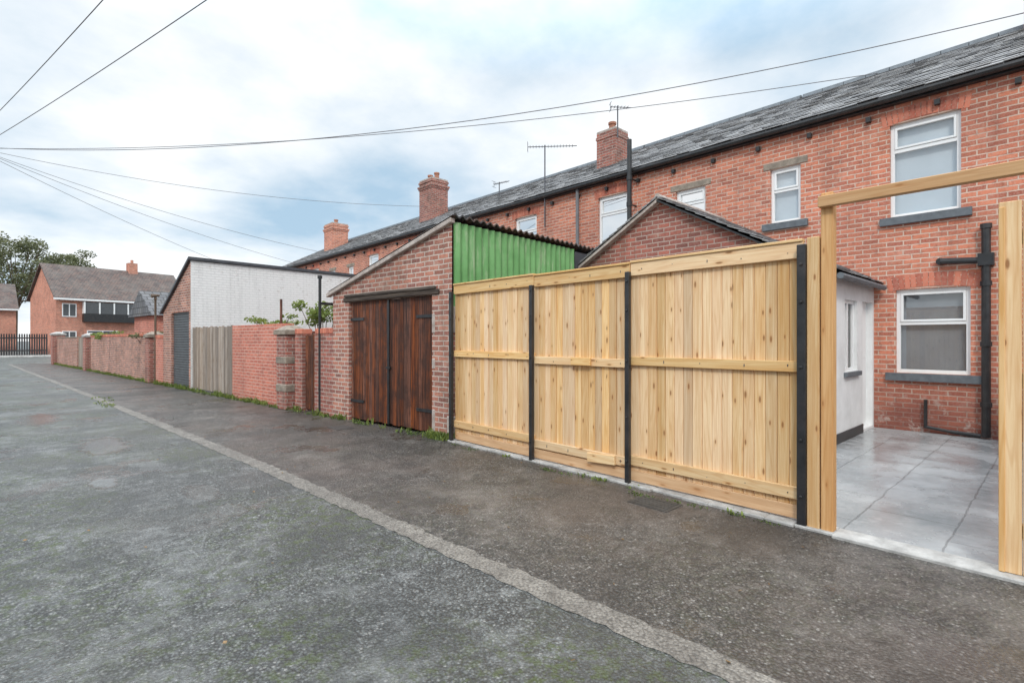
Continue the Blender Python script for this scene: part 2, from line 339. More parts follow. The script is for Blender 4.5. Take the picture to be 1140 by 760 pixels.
# ---------------------------------------------------------------- ground
g=MB(); g.quad((-400,-300,-.012),(400,-300,-.012),(400,600,-.012),(-400,600,-.012)); g.build('ground',[m_ground])
pts=[(2.36,-14),(2.33,-3),(2.27,0),(2.24,1.06),(2.13,2.65),(1.92,6.5),(1.58,11),(1.16,16.5),(.55,24),(-.3,34),(-1.1,44)]
def lerpx(y):
    for (a,b),(p,q) in zip(pts,pts[1:]):
        if b<=y<=q: return a+(p-a)*(y-b)/(q-b)
    return pts[-1][0]
r_=MB(); 
r_.add([(-4.2,b,0) for a,b in pts]+[(a+.06,b,0) for a,b in pts],[(i,i+len(pts),i+1+len(pts),i+1) for i in range(len(pts)-1)],0,.5)
r_.build('alley_road',[m_road])
def bx(y): return 4.75 if y<6.2 else 4.75-.098*(y-6.2)
p_=MB(); 
p_.add([(a+.1,b,.004) for a,b in pts]+[(bx(b),b,.004) for a,b in pts],[(i,i+len(pts),i+1+len(pts),i+1) for i in range(len(pts)-1)],0,.5)
p_.build('pavement',[m_pave])
k_=MB(); y=-13.; A_=[];B_=[]
while y<43.9:
    x=lerpx(y); A_.append((x-.01+U(-.016,.014),y,.0035)); B_.append((x+.16+U(-.022,.018),y,.0080)); y+=.06
n=len(A_); k_.add(A_+B_,[(i,i+n,i+1+n,i+1) for i in range(n-1)],0,.5)
k_.build('kerb_strip',[m_strip])
s_=MB(); s_.quad((-60,44,.002),(60,44,.002),(60,60,.002),(-60,60,.002)); s_.build('cross_street',[m_road])
s_=MB(); s_.box(-60,60,60,62.5,-.1,.12); s_.build('far_pavement',[m_conc],bevel=.02)
yd=MB(); yd.quad((4.62,-.3,.02),(10.44,-.3,.02),(10.44,4.9,.02),(4.62,4.9,.02)); yd.build('yard_floor',[m_yard])
th=MB(); th.box(4.42,4.63,-.6,1.20,-.05,.028)
y=1.205
while y<6.15:
    e=min(6.19,y+U(.12,.3)); th.box(4.47+U(-.025,.02),4.66,y,e+.0,-.05,.022+U(0,.008)); y=e+.0005
th.build('concrete_threshold',[m_conc],bevel=.006)
mh=MB()
mh.box(4.02,4.3,2.35,2.75,-.01,.010); 
for i in range(5): mh.box(4.04+i*.05,4.07+i*.05,2.38,2.72,.010,.014)
mh.build('drain_cover',[m_cover])
mh=MB(); mh.box(3.7,4.0,8.2,8.6,-.01,.010); mh.build('drain_cover',[m_cover])

# ---------------------------------------------------------------- timber fence
fe=empty('timber_fence')
b=MB(); y=1.46
while y<6.13:
    w=U(.092,.10); b.box(4.585+U(-.004,.004),4.605,y,y+w-.004,.045+U(-.01,.01),2.22+U(-.015,.012)); y+=w
b.build('boards',[m_pineZ],fe,bevel=.004)
posts=[1.43,3.075,4.478,6.14]
ra=MB(); nl=MB()
for i,(a,b2) in enumerate(zip(posts,posts[1:])):
    o=[.0,-.03,.015][i]; e=.005
    ra.box(4.545,4.584-.004,a+e,b2-e,2.16+o*.3,2.29+o*.3)
    ra.box(4.530,4.60,a+e,b2-e,2.29+o*.3+.001,2.315+o*.3)
    ra.box(4.545,4.580,a+e,b2-e,1.235+o,1.325+o)
    ra.box(4.545,4.580,a+e,b2-e,.20+o,.30+o)
    for z in(2.22+o*.3,1.28+o,.25+o):
        yy=a+.12
        while yy<b2-.08: nl.cyl((4.5435,yy,z+U(-.02,.02)),(4.546,yy,z+U(-.02,.02)),.0045,None,6); yy+=U(.3,.42)
ra.box(4.515,4.543,3.58,3.86,1.21,1.30); ra.box(4.512,4.543,3.25,3.62,.16,.26,M=Matrix.Translation((0,3.4,.2))@Matrix.Rotation(-.06,4,'X')@Matrix.Translation((0,-3.4,-.2)))
ra.build('rails',[m_pineY],fe,bevel=.004); nl.build('nails',[m_metal],fe)
bp=MB()
for yy,w,h in zip(posts,[.065,.05,.05,.06],[2.26,2.2,2.17,2.2]):
    bp.box(4.48,4.528,yy-w/2,yy+w/2,0,h)
    for z in(.25,.7,1.28,1.8,2.1): bp.cyl((4.465,yy,z),(4.482,yy,z),.012)
bp.build('steel_posts',[m_black],fe,bevel=.004)
gb=MB(); gb.box(4.56,4.580,1.46,6.1,.04,.15); gb.build('gravel_board',[m_pineOY],fe,bevel=.004)
gp=empty('gate_frame')
q=MB(); q.box(4.50,4.60,1.305,1.395,0,2.31,0); q.box(4.50,4.59,1.21,1.295,0,2.64,1); q.box(4.55,4.64,.06,.15,0,2.6,1)
q.build('posts',[m_pineZ,m_pineO],gp,bevel=.005)
q=MB(); q.box(4.44,4.497,-.6,1.30,2.52,2.605); q.build('beam',[m_pineOY],gp,bevel=.005)
gt=empty('timber_gate'); q=MB(); y=.285
q.box(4.50,4.56,.255,.285,.03,2.34)
while y>-1.2:
    w=U(.11,.125); q.box(4.505+U(0,.005),4.535,y-w+.004,y,.03,2.37+U(-.008,.008)); y-=w
q.build('boards',[m_pineZ],gt,bevel=.004)
q=MB()
for z in(.25,1.2,2.1): q.box(4.537,4.58,-1.2,.25,z,z+.09)
q.build('rails',[m_pineY],gt)

# ---------------------------------------------------------------- terrace
HX=10.45; EZ=5.5; RX=14.3; RZ=7.62; UW=4.55
houses={}
def chimney(mb,cx,cy,z0,z1,dx,dy,pots=1,corb=True):
    mb.box(cx-dx/2,cx+dx/2,cy-dy/2,cy+dy/2,z0,z1,0)
    if corb:
        for i,(z,e) in enumerate(((z1-.38,.03),(z1-.30,.06),(z1-.12,.03))): mb.box(cx-dx/2-e,cx+dx/2+e,cy-dy/2-e,cy+dy/2+e,z,z+.077,0)
    mb.prism([(cx-dx/2,cy-dy/2,z1),(cx+dx/2,cy-dy/2,z1),(cx+dx/2,cy+dy/2,z1),(cx-dx/2,cy+dy/2,z1)],(0,0,.05),2)
    for i in range(pots):
        y=cy+(i-(pots-1)/2)*dy/max(pots,1)
        mb.cyl((cx,y,z1+.05),(cx,y,z1+.3),.11,.09,12,1); mb.cyl((cx,y,z1+.27),(cx,y,z1+.33),.12,.12,12,1)
for k in range(-2,7):
    H=empty('brick_terraced_house'); houses[k]=H; y0=k*UW; y1=y0+UW
    mir=(k%2!=0)
    Y=lambda a,b:(y0+a,y0+b) if not mir else (y1-b,y1-a)
    big=Y(1.08,1.98); sm=Y(3.34,3.88); gr=Y(.97,1.90)
    if k==1: sm=(5.19,5.88)
    ops=[(*big,3.52,5.06),(*sm,3.73,4.78),(*gr,.96,2.32)]
    w=MB(); wall_open(w,HX,y0,y1,-.1,EZ-.02,ops)
    w.quad((18,y0,-.1),(18,y1,-.1),(18,y1,EZ),(18,y0,EZ))
    if k==6: w.add([(HX,y1,-.1),(18,y1,-.1),(18,y1,EZ),(RX,y1,RZ-.05),(HX,y1,EZ-.02)],[(0,1,2,3,4)])
    w.build('walls',[m_brick],H)
    so=MB(); soldier(so,HX,*big,5.06,arch=.06); soldier(so,HX,*gr,2.32,arch=.06)
    so.box(HX-.012,HX+.02,sm[0]-.12,sm[1]+.12,4.782,4.90,1)
    so.build('lintels',[m_sold,m_stone],H)
    window(H,HX,*big,3.52,5.06,'top'); window(H,HX,*sm,3.73,4.78,'mid' if k!=1 else 'top'); window(H,HX,*gr,.96,2.32,'top' if k else 'mid',back=m_inner)
    rf=MB()
    slates(rf,(HX-.2,y0,EZ-.02),(0,1,0),(RX-HX+.2,0,RZ-EZ+.02),UW,4.53,m=0)
    rf.quad((HX-.2,y0,EZ-.035),(HX-.2,y1,EZ-.035),(RX,y1,RZ-.015),(RX,y0,RZ-.015),0)
    rf.quad((RX,y0,RZ),(RX,y1,RZ),(18.2,y1,EZ),(18.2,y0,EZ),0)
    yy=y0
    while yy<y1-.05:
        L=min(.45,y1-yy); rf.prism([(RX-.15,yy,RZ-.05),(RX-.10,yy,RZ+.05),(RX,yy,RZ+.09),(RX+.10,yy,RZ+.05),(RX+.15,yy,RZ-.05)],(0,L-.012,0),1); yy+=L
    rf.build('roof',[m_slate,m_sill],H)
    gu=MB(); gu.cyl((HX-.17,y0,EZ-.055),(HX-.17,y1,EZ-.055),.055,None,10)
    gu.box(HX-.11,HX-.004,y0,y1,EZ-.13,EZ-.04)
    for i in range(5):
        yy=y0+.45+i*.91; gu.box(HX-.08,HX-.002,yy-.035,yy+.035,EZ-.31,EZ-.23)
    gu.build('gutter',[m_black],H)
ch=MB(); chimney(ch,12.4,9.0,6.2,7.5,.62,.66,1,False); ch.box(12.07,12.73,8.65,9.35,7.3,7.38,0); ch.build('chimney',[m_brickd,m_pot,m_cement],houses[1])
ch=MB(); chimney(ch,12.5,18.3,6.0,8.2,.8,.95,2); ch.build('chimney',[m_brickd,m_pot,m_cement],houses[4])
ch=MB(); chimney(ch,12.5,27.9,6.0,7.9,.9,1.1,1); ch.build('chimney',[m_brick,m_pot,m_cement],houses[6])
ch=MB(); chimney(ch,14.3,.05,7.0,9.3,.7,.95,2); ch.build('chimney',[m_brick,m_pot,m_cement],houses[0])
pp=MB(); pp.cyl((HX-.09,.79,.05),(HX-.09,.79,3.2),.055); 
for z in(.5,1.4,2.3,3.15): pp.cyl((HX-.09,.79,z),(HX-.09,.79,z+.07),.07)
pp.cyl((HX-.09,.79,2.68),(HX-.09,1.32,2.72),.05); pp.cyl((HX-.09,1.32,2.72),(HX+.05,1.32,2.72),.055); pp.box(HX-.16,HX-.005,.7,.88,2.6,2.78)
pp.cyl((HX-.07,1.5,.1),(HX-.07,1.5,.55),.025); pp.cyl((HX-.07,1.5,.12),(HX-.07,1.2,.08),.025); pp.cyl((HX-.07,1.2,.08),(HX-.07,.85,.06),.03)
pp.build('drainpipe',[m_black],houses[0])
pp=MB(); pp.cyl((HX-.28,6.9,2),(HX-.28,6.9,6.15),.055); 
for z in(3.2,4.6,5.2): pp.cyl((HX-.28,6.9,z),(HX-.28,6.9,z+.1),.07); pp.cyl((HX-.28,6.9,z+.05),(HX,6.9,z+.05),.02)
pp.build('soil_pipe',[m_black],houses[1])
pp=MB(); pp.cyl((HX-.09,8.62,1),(HX-.09,8.62,5.4),.045); pp.cyl((HX-.09,13.4,1),(HX-.09,13.4,5.4),.045); pp.build('drainpipe',[m_pipe],houses[1])
def aerial(name,x,y,z0,z1,L=1.0,ang=0.,parent=None):
    a=MB(); a.cyl((x,y,z0),(x,y,z1),.02,None,6)
    d=Vector((math.sin(ang),-math.cos(ang),0)); e=Vector((d.y,-d.x,0)); o=Vector((x,y,z1-.04))
    a.cyl(o-d*L*.35,o+d*L*.65,.012,None,6)
    n=int(L/.09)
    for i in range(n):
        p=o+d*(-L*.3+i*L*.92/n); a.cyl(p-e*.11,p+e*.11,.005,None,5); a.cyl(p-Vector((0,0,.03)),p+Vector((0,0,.03)),.006,None,5)
    p=o-d*L*.35; a.cyl(p+Vector((0,0,-.12)),p+Vector((0,0,.12)),.008,None,5); a.cyl(p-e*.13+Vector((0,0,.1)),p+e*.13+Vector((0,0,.1)),.006,None,5); a.cyl(p-e*.13-Vector((0,0,.1)),p+e*.13-Vector((0,0,.1)),.006,None,5)
    a.build(name,[m_metal])
aerial('tv_aerial',HX-.12,9.75,4.6,6.85,1.35,.75)
aerial('tv_aerial',12.1,8.6,7.2,8.1,.6,.9)
aerial('tv_aerial',12.6,14.2,6.4,7.3,.7,.2)

# ---------------------------------------------------------------- shared outbuildings with gable
def outbuilding(yb,detail):
    O=empty('brick_outbuilding'); y0,y1,ya=yb+2.2,yb+7.4,yb+4.8; X0=8.0; ez,az=2.45,3.92
    w=MB(); w.add([(X0,y0,0),(X0,y1,0),(X0,y1,ez),(X0,ya,az),(X0,y0,ez)],[(4,3,2,1,0)],0)
    w.quad((X0,y1,0),(HX-.003,y1,0),(HX-.003,y1,ez),(X0,y1,ez),0)
    ops=[(8.75,9.42,1.02,2.1),(9.72,10.36,.06,2.12)]
    t=MB(); wall_open(t,0,X0,HX-.003,0,ez,ops,.12,0)
    rot=lambda v:(v[1],y0+v[0],v[2])
    t.v=[rot(v) for v in t.v]; t.build('rendered_wall',[m_render],O)
    t=MB(); f=.05; a,b_,p,q=8.75,9.42,1.02,2.1; Y=y0+.05
    t.box(a,b_,Y,Y+.05,p,p+f);t.box(a,b_,Y,Y+.05,q-f,q);t.box(a,a+f,Y,Y+.05,p+f,q-f);t.box(b_-f,b_,Y,Y+.05,p+f,q-f);t.box((a+b_)/2-.03,(a+b_)/2+.03,Y,Y+.05,p+f,q-f)
    t.quad((a,Y+.03,p),(b_,Y+.03,p),(b_,Y+.03,q),(a,Y+.03,q),1); t.quad((a,Y+.12,p),(b_,Y+.12,p),(b_,Y+.12,q),(a,Y+.12,q),2)
    t.box(a-.06,b_+.06,y0-.05,y0+.06,p-.07,p-.003,3)
    t.box(9.72,10.36,y0+.09,y0+.13,.06,2.12,0); t.box(9.8,10.28,y0+.08,y0+.089,1.2,2.0,0)
    t.build('window_and_door',[m_upvc,m_glass,m_blind,m_sill],O,bevel=.003)
    t=MB(); t.box(X0-.01,9.7,y0-.018,y0-.002,0,.16); t.build('plinth',[m_black],O)
    w.build('walls',[m_brickd],O)
    r=MB(); L=HX-X0+.12
    s1=Vector((0,ya-y0+.12,az-ez+.05)); s2=Vector((0,-(y1-ya+.12),az-ez+.05))
    slates(r,(X0-.12,y0-.12,ez-.02),(1,0,0),s1,L,s1.length,.25,.2); slates(r,(X0-.12,y1+.12,ez-.02),(1,0,0),s2,L,s2.length,.25,.2)
    r.prism([(X0-.12,y0-.12,ez-.06),(X0-.12,ya,az+.0),(X0-.12,ya,az-.03),(X0-.12,y0-.12,ez-.09)],(L-.01,0,0),1)
    r.prism([(X0-.12,y1+.12,ez-.06),(X0-.12,ya,az+.0),(X0-.12,ya,az-.05),(X0-.12,y1+.12,ez-.11)],(L-.01,0,0),2)
    r.cyl((X0-.1,ya,az+.05),(HX-.01,ya,az+.05),.055,None,8,2)
    r.build('roof',[m_slate,m_black,m_cement],O)
    gg=MB(); gg.cyl((X0-.1,y0-.16,ez-.09),(HX-.1,y0-.16,ez-.09),.045,None,8); gg.build('gutter',[m_sill],O)
for i in range(3): outbuilding(i*9.1,i==0)

w=MB(); w.box(4.72,7.98,4.9,5.1,0,1.75); w.build('brick_yard_wall',[m_brickd])
w=MB(); w.box(4.8,10.44,-.5,-.31,0,1.8); w.build('brick_yard_wall',[m_brickd])

# ---------------------------------------------------------------- garage with brown doors and green corrugated side
G=empty('brick_garage',FR)
def frm(mb,name,mats,P,**k):
    o=mb.build(name,mats,P,**k); return o
s1=3.42; zt0,zt1=3.24,2.36
ztop=lambda s: zt0+(zt1-zt0)*s/s1
w=MB()
def colq(sa,sb,za,topf=True,zb=None):
    w.add([(0,sa,za),(0,sb,za),(0,sb,ztop(sb) if topf else zb),(0,sa,ztop(sa) if topf else zb)],[(3,2,1,0)])
colq(0,.46,0); colq(.46,2.86,2.2); colq(2.86,s1,0)
w.quad((0,.46,0),(.12,.46,0),(.12,.46,2.2),(0,.46,2.2)); w.quad((0,2.86,0),(.12,2.86,0),(.12,2.86,2.2),(0,2.86,2.2)); w.quad((0,.46,2.2),(.12,.46,2.2),(.12,2.86,2.2),(0,2.86,2.2))
w.quad((0,0,0),(5.2,0,0),(5.2,0,2.2),(0,0,2.2)); w.quad((0,s1,0),(5.2,s1,0),(5.2,s1,zt1),(0,s1,zt1)); w.quad((5.2,0,0),(5.2,s1,0),(5.2,s1,zt1),(5.2,0,zt0))
frm(w,'walls',[m_brickg],G)
w=MB()
for z,h in((0,.42),(1.05,.16),(1.6,.3)): w.box(-.012,.10,.39,.459,z,z+h,0)
w.box(-.02,.1,-.03,.1,0.02,.35,0); w.box(-.015,.1,-.03,.06,1.6,2.0,0)
frm(w,'jamb_stones',[m_cement],G,bevel=.01)
w=MB(); w.box(-.035,.1,.28,3.0,2.203,2.28); w.box(-.05,.05,.36,2.95,2.283,2.33); frm(w,'lintel',[m_lintel],G,bevel=.006)
w=MB(); 
for a,b_ in((.47,1.66),(1.67,2.85)):
    y=a
    while y<b_-.02:
        e=min(b_,y+U(.095,.105)); w.box(.05+U(0,.004),.075,y,e-.004,.04+U(0,.02),2.19); y=e
frm(w,'doors',[m_brown],G,bevel=.003)
w=MB()
for z in(.35,1.85):
    w.box(.035,.049,.47,.9,z,z+.05); w.box(.035,.049,2.42,2.85,z,z+.05)
w.box(.03,.049,1.64,1.69,.05,2.18); w.box(.02,.048,1.6,1.72,1.0,1.04)
frm(w,'strap_hinges',[m_black],G)
w=MB()
w.prism([(-.07,-.04,zt0+.0),(-.07,s1+.15,ztop(s1+.15)),(-.07,s1+.15,ztop(s1+.15)+.075),(-.07,-.04,zt0+.075)],(.10,0,0)); frm(w,'verge',[m_cement],G,bevel=.01)
def corr(mb,x0,x1,pitch,amp,fn,m=0,stepn=8):
    n=int((x1-x0)/pitch*stepn); vs=[];fs=[]
    for i in range(n+1):
        x=x0+(x1-x0)*i/n; a,b_=fn(x,amp*math.sin(2*math.pi*(x-x0)/pitch)); vs+=[a,b_]
    for i in range(n): fs.append((2*i,2*i+2,2*i+3,2*i+1))
    mb.add(vs,fs,m)
w=MB(); corr(w,0.0,3.15,.15,.022,lambda x,a:((x,-.035+a,1.9),(x,-.035+a,zt0+.02))); frm(w,'green_cladding',[m_green],G,smooth=True)
w=MB(); w.box(3.17,5.2,-.04,-.003,1.9,zt0-.02); frm(w,'dark_cladding',[m_tarp],G)
w=MB(); corr(w,-.06,5.25,.15,.022,lambda x,a:((x,-.10,zt0+.085+.026+a),(x,s1+.12,ztop(s1+.12)+.09+a)))
corr(w,-.06,5.25,.15,.022,lambda x,a:((x,-.10,zt0+.085+.02+a),(x,s1+.12,ztop(s1+.12)+.084+a)))
corr(w,-.06,5.25,.15,.022,lambda x,a:((x,-.10,zt0+.085+a),(x,-.101,zt0+.085+.026+a)))
frm(w,'corrugated_roof',[m_roofc],G,smooth=True)

# ---------------------------------------------------------------- walls along alley (frame FR)
def wall(name,sa,sb,h,mat,th=.22,cap=None,n0=0.):
    w=MB(); w.box(n0,n0+th,sa,sb,-.05,h,0)
    if cap=='soldier':
        y=sa
        while y<sb-.04: w.box(n0-.01,n0+th+.01,y,min(sb,y+.068),h+.002,h+.105+U(-.006,.006),1); y+=.077
    elif cap: w.box(n0-.03,n0+th+.03,sa,sb,h+.002,h+.05,1)
    w.build(name,[mat,m_sold if cap=='soldier' else m_stone],None,bevel=.006,M=FR)
wall('brick_wall',s1+.01,4.15,1.62,m_brickd,cap='soldier')
wall('brick_wall',4.68,5.0,1.62,m_brickd,cap='soldier')
gw=MB(); y=4.16
while y<4.66: gw.box(.08,.11,y,y+.095,.05,1.6+U(-.02,.02)); y+=.1
gw.build('wooden_gate',[m_brown],None,bevel=.003,M=FR)
def pillar(s,h,w_=.45,mat=m_brickd,name='brick_pillar',white=False,bands=()):
    p=MB(); a,b_=-w_*.35,w_*.65
    p.box(a,b_,s-w_/2,s+w_/2,0,h-.18,0)
    for z in bands: p.box(a-.012,b_+.012,s-w_/2-.012,s+w_/2+.012,z,z+.16,2)
    a-=.05;b_+=.05; y0,y1=s-w_/2-.05,s+w_/2+.05
    p.box(a,b_,y0,y1,h-.178,h-.08,1)
    cx,cy=(a+b_)/2,s; t=.08
    p.add([(a,y0,h-.078),(b_,y0,h-.078),(b_,y1,h-.078),(a,y1,h-.078),(cx-t,cy-t,h+.03),(cx+t,cy-t,h+.03),(cx+t,cy+t,h+.03),(cx-t,cy+t,h+.03)],[(0,1,5,4),(1,2,6,5),(2,3,7,6),(3,0,4,7),(4,5,6,7)],1)
    p.build(name,[mat,m_conc if white else m_stone,m_stone],None,bevel=.015,M=FR)
pillar(5.3,1.78,bands=(.38,.98))
wall('red_brick_wall',5.55,8.5,1.86,m_brickr,cap=None,n0=.03)
gw=MB(); y=8.55
while y<11.5: gw.box(.05,.075,y,y+.115,.06,1.86+U(-.02,.02)); y+=.122
for z in(.4,1.5): gw.box(.076,.12,8.55,11.5,z,z+.1)
gw.box(.03,.049,9.98,10.05,.06,1.85)
gw.build('wooden_gate',[m_weath],None,bevel=.003,M=FR)
G2=empty('white_garage',FR)
a0,a1=11.6,14.3; A,B=3.88,2.4
zt=lambda s:A+(B-A)*(s-a0)/(a1-a0)
w=MB()
w.add([(0,a0,0),(0,a0+.15,0),(0,a0+.15,zt(a0+.15)),(0,a0,A)],[(3,2,1,0)]); w.add([(0,a0+.15,2.35),(0,a0+1.85,2.35),(0,a0+1.85,zt(a0+1.85)),(0,a0+.15,zt(a0+.15))],[(3,2,1,0)]); w.add([(0,a0+1.85,0),(0,a1,0),(0,a1,B),(0,a0+1.85,zt(a0+1.85))],[(3,2,1,0)])
w.quad((0,a0+.15,2.35),(.15,a0+.15,2.35),(.15,a0+1.85,2.35),(0,a0+1.85,2.35)); w.quad((0,a0+1.85,0),(.15,a0+1.85,0),(.15,a0+1.85,2.35),(0,a0+1.85,2.35))
w.quad((0,a1,0),(5.8,a1,0),(5.8,a1,B),(0,a1,B))
w.build('brick_front',[m_brickg],G2)
w=MB(); w.quad((0,a0,0),(5.8,a0,0),(5.8,a0,A),(0,a0,A)); w.quad((5.8,a0,0),(5.8,a1,0),(5.8,a1,B),(5.8,a0,A)); w.build('white_side_wall',[m_brickw],G2)
w=MB(); w.prism([(-.08,a0-.06,A+.005),(-.08,a1+.1,zt(a1+.1)+.005),(-.08,a1+.1,zt(a1+.1)+.09),(-.08,a0-.06,A+.09)],(5.95,0,0)); w.build('roof',[m_tarp],G2)
w=MB(); z=.02
while z<2.33: w.box(.06,.09,a0+.16,a0+1.84,z,z+.07,0); z+=.078
w.build('roller_door',[m_grey],G2,bevel=.008)
for s,h in((5.6,1.7),(8.6,1.7)):
    w=MB(); w.box(.25,5.2,s,s+.2,0,h); w.build('brick_yard_wall',[m_brickd],None,M=FR)
wall('brick_wall',14.35,15.3,1.55,m_brickr,cap='soldier')
pillar(15.6,1.75,.45,m_brickd)
wall('brick_wall',15.9,25.9,1.62,m_brickg,cap='soldier')
pillar(26.3,1.8,.55,m_brickd,white=True)
gw=MB(); y=26.7
while y<29.2: gw.box(.05,.075,y,y+.115,.06,1.6); y+=.122
gw.build('wooden_gate',[m_weath],None,M=FR)
wall('brick_wall',29.3,35.6,1.6,m_brickg,cap='stone')
pillar(36,1.95,.6,m_brickd,white=True)
wall('brick_wall',36.3,37.6,1.7,m_brickd,cap='stone')
O=empty('red_outbuilding',FR); w=MB(); w.box(1.0,4.0,19.2,22.5,0,2.5); w.build('walls',[m_brickr],O)
w=MB(); w.prism([(.8,19.0,2.5),(.8,22.7,2.5),(.8,20.85,3.6)],(3.4,0,0)); w.build('roof',[m_slatef],O)
p=MB(); p.cyl((.0,3.93,0),(.0,3.93,2.72),.03,None,8); p.cyl((0,3.93,2.72),(0,3.93,2.78),.045); p.box(-.02,.3,3.9,3.96,2.2,2.25); p.build('metal_post',[m_black],None,M=FR)
p=MB(); p.cyl((.3,6.3,0),(.3,6.3,2.45),.03,None,8); p.build('metal_post',[m_brown],None,M=FR)
p=MB(); p.cyl((.0,15.2,0),(.0,15.2,3.0),.035,None,8); p.cyl((-.12,15.2,3.0),(.12,15.2,3.03),.07,.03,10); p.cyl((0,15.05,2.9),(0,15.35,2.9),.02); p.build('lamp_post',[m_pole],None,M=FR)

w=MB(); w.box(-4.5,-4.25,-14,22,0,1.9); w.build('brick_wall',[m_brickd])

# ---------------------------------------------------------------- far houses
def far_house(x,y,ang,L,D,ez,rz,roof,nw=3,feature=False):
    M=Matrix.Translation((x,y,0))@Matrix.Rotation(math.radians(ang),4,'Z'); H=empty('brick_house',M)
    w=MB(); w.box(0,L,0,D,-.1,ez); w.add([(0,0,ez),(0,D,ez),(0,D/2,rz-.1)],[(0,1,2)]); w.add([(L,0,ez),(L,D,ez),(L,D/2,rz-.1)],[(0,1,2)]); w.build('walls',[m_brick],H)
    r=MB(); sl=(rz-ez)/(D/2)
    for sgn in(0,1):
        ya=-.4 if not sgn else D+.4; za=ez-.4*sl
        r.prism([(-.25,ya,za),(-.25,D/2,rz),(-.25,D/2,rz+.15),(-.25,ya,za+.15)],(L+.5,0,0),0)
    r.build('roof',[roof],H); 
    f=MB(); f.box(-.3,L+.3,-.5,-.42,ez-.4*sl-.12,ez-.4*sl+.08); f.build('gutter',[m_upvc],H)
    wn=MB()
    def win(a,b_,p,q):
        wn.box(a,b_,-.06,-.004,p,p+.08);wn.box(a,b_,-.06,-.004,q-.08,q);wn.box(a,a+.08,-.06,-.004,p+.08,q-.08);wn.box(b_-.08,b_,-.06,-.004,p+.08,q-.08)
        wn.box((a+b_)/2-.04,(a+b_)/2+.04,-.06,-.004,p+.08,q-.08); wn.box(a+.08,b_-.08,-.02,-.003,p+.08,q-.08,1)
    if feature:
        wn.box(2.2,7.6,-.5,-.003,3.4,4.3,2); wn.box(2.3,7.5,-.45,-.004,4.3,5.5,1)
        for i in range(5): wn.box(2.2+i*1.32,2.32+i*1.32,-.52,-.002,4.3,5.5,0)
        win(.5,1.7,3.9,5.3); win(.5,1.7,1,2.4); win(2.6,5.4,.8,2.5); wn.box(6,7,-.05,-.004,.1,2.2,2); win(8.4,10.2,3.9,5.3); win(8.4,10.2,.9,2.4)
    else:
        for i in range(nw):
            a=L*(i+.25)/nw; win(a,a+1.6,3.7,5.0); win(a,a+1.6,.9,2.3)
    wn.build('windows',[m_upvc,m_grey,m_black if feature else m_upvc],H)
    cM=MB(); cM.box(L*.62,L*.62+.9,D/2-.4,D/2+.4,rz-.5,rz+1.1); cM.cyl((L*.62+.45,D/2,rz+1.1),(L*.62+.45,D/2,rz+1.5),.15); cM.build('chimney',[m_brick],H)
far_house(1.8,71,14,12.6,8,6.1,9.6,m_tile,feature=True)
far_house(-16,96,6,14.5,8,5.9,9.2,m_tile)
far_house(15,84,10,16,8,5.5,8.6,m_slatef)
f=MB(); x=-9.
while x<1.0: f.box(x,x+.10,61.95,61.99,.15,2.0); x+=.16
f.box(-9,1,62,62.04,.5,.6); f.box(-9,1,62,62.04,1.6,1.7)
f.build('metal_fence',[m_black])
f=MB(); f.box(1.2,14,62.2,62.45,0,1.5); f.build('brick_wall',[m_brickr])

# ---------------------------------------------------------------- vegetation
def leaves(mb,cen,rad,n,size,m=0):
    cen=Vector(cen)
    for _ in range(n):
        while True:
            v=Vector((U(-1,1),U(-1,1),U(-1,1)))
            if v.length<1: break
        p=cen+Vector((v.x*rad[0],v.y*rad[1],v.z*rad[2]))
        a=Vector((U(-1,1),U(-1,1),U(-1,1))).normalized(); b_=a.orthogonal().normalized()*size*U(.6,1.2); c2=a.cross(b_).normalized()*size*U(.35,.6)
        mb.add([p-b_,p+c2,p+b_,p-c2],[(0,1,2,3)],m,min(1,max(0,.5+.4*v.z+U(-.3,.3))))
def tree(x,y,h,cr,mat,name='tree'):
    T=empty(name,Matrix.Translation((x,y,0))); t=MB(); t.cyl((0,0,-.1),(.2,0,h*.45),.35,.22,8); lf=MB()
    N=22
    for i in range(N):
        a=i*2.4+U(-.4,.4); fz=(i+.5)/N; z=h*(.42+.52*fz); rr=cr*math.sqrt(max(.05,1-((fz-.4)/.62)**2))*U(.35,1)
        p=Vector((math.cos(a)*rr,math.sin(a)*rr,z)); t.cyl((.15,0,h*U(.3,.45)),p,.12,.03,6)
        for j in range(5):
            q=p+Vector((U(-1,1),U(-1,1),U(-.7,.7)))*cr*.3; t.cyl(p,q,.04,.015,5)
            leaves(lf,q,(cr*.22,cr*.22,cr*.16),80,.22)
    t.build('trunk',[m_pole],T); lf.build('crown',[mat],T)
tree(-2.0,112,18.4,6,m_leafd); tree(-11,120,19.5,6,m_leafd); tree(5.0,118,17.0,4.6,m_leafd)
def bush(s,n,z,rx,rz_,cnt,mat,name='bush',size=.05):
    T=empty(name,FR); lf=MB(); st=MB()
    for i in range(9):
        p=Vector((n+U(-rx,rx)*.8,s+U(-rx,rx)*.8,z+U(-.5,.9)*rz_)); st.cyl((n,s,max(0,z-rz_*2.5)),p,.015,.006,5); leaves(lf,p,(rx*.35,rx*.35,rz_*.35),cnt//9,size)
    st.build('stems',[m_pole],T); lf.build('foliage',[mat],T)
bush(5.15,.75,2.05,.5,.4,900,m_leafy,'shrub',.05)
bush(7.3,.6,1.95,.6,.2,350,m_leafy,'shrub',.05)
bush(17.3,.25,1.6,.7,.2,600,m_leafd,'ivy',.05)
bush(24.0,.3,1.6,.8,.3,600,m_leafy,'shrub',.06)
wd=MB()
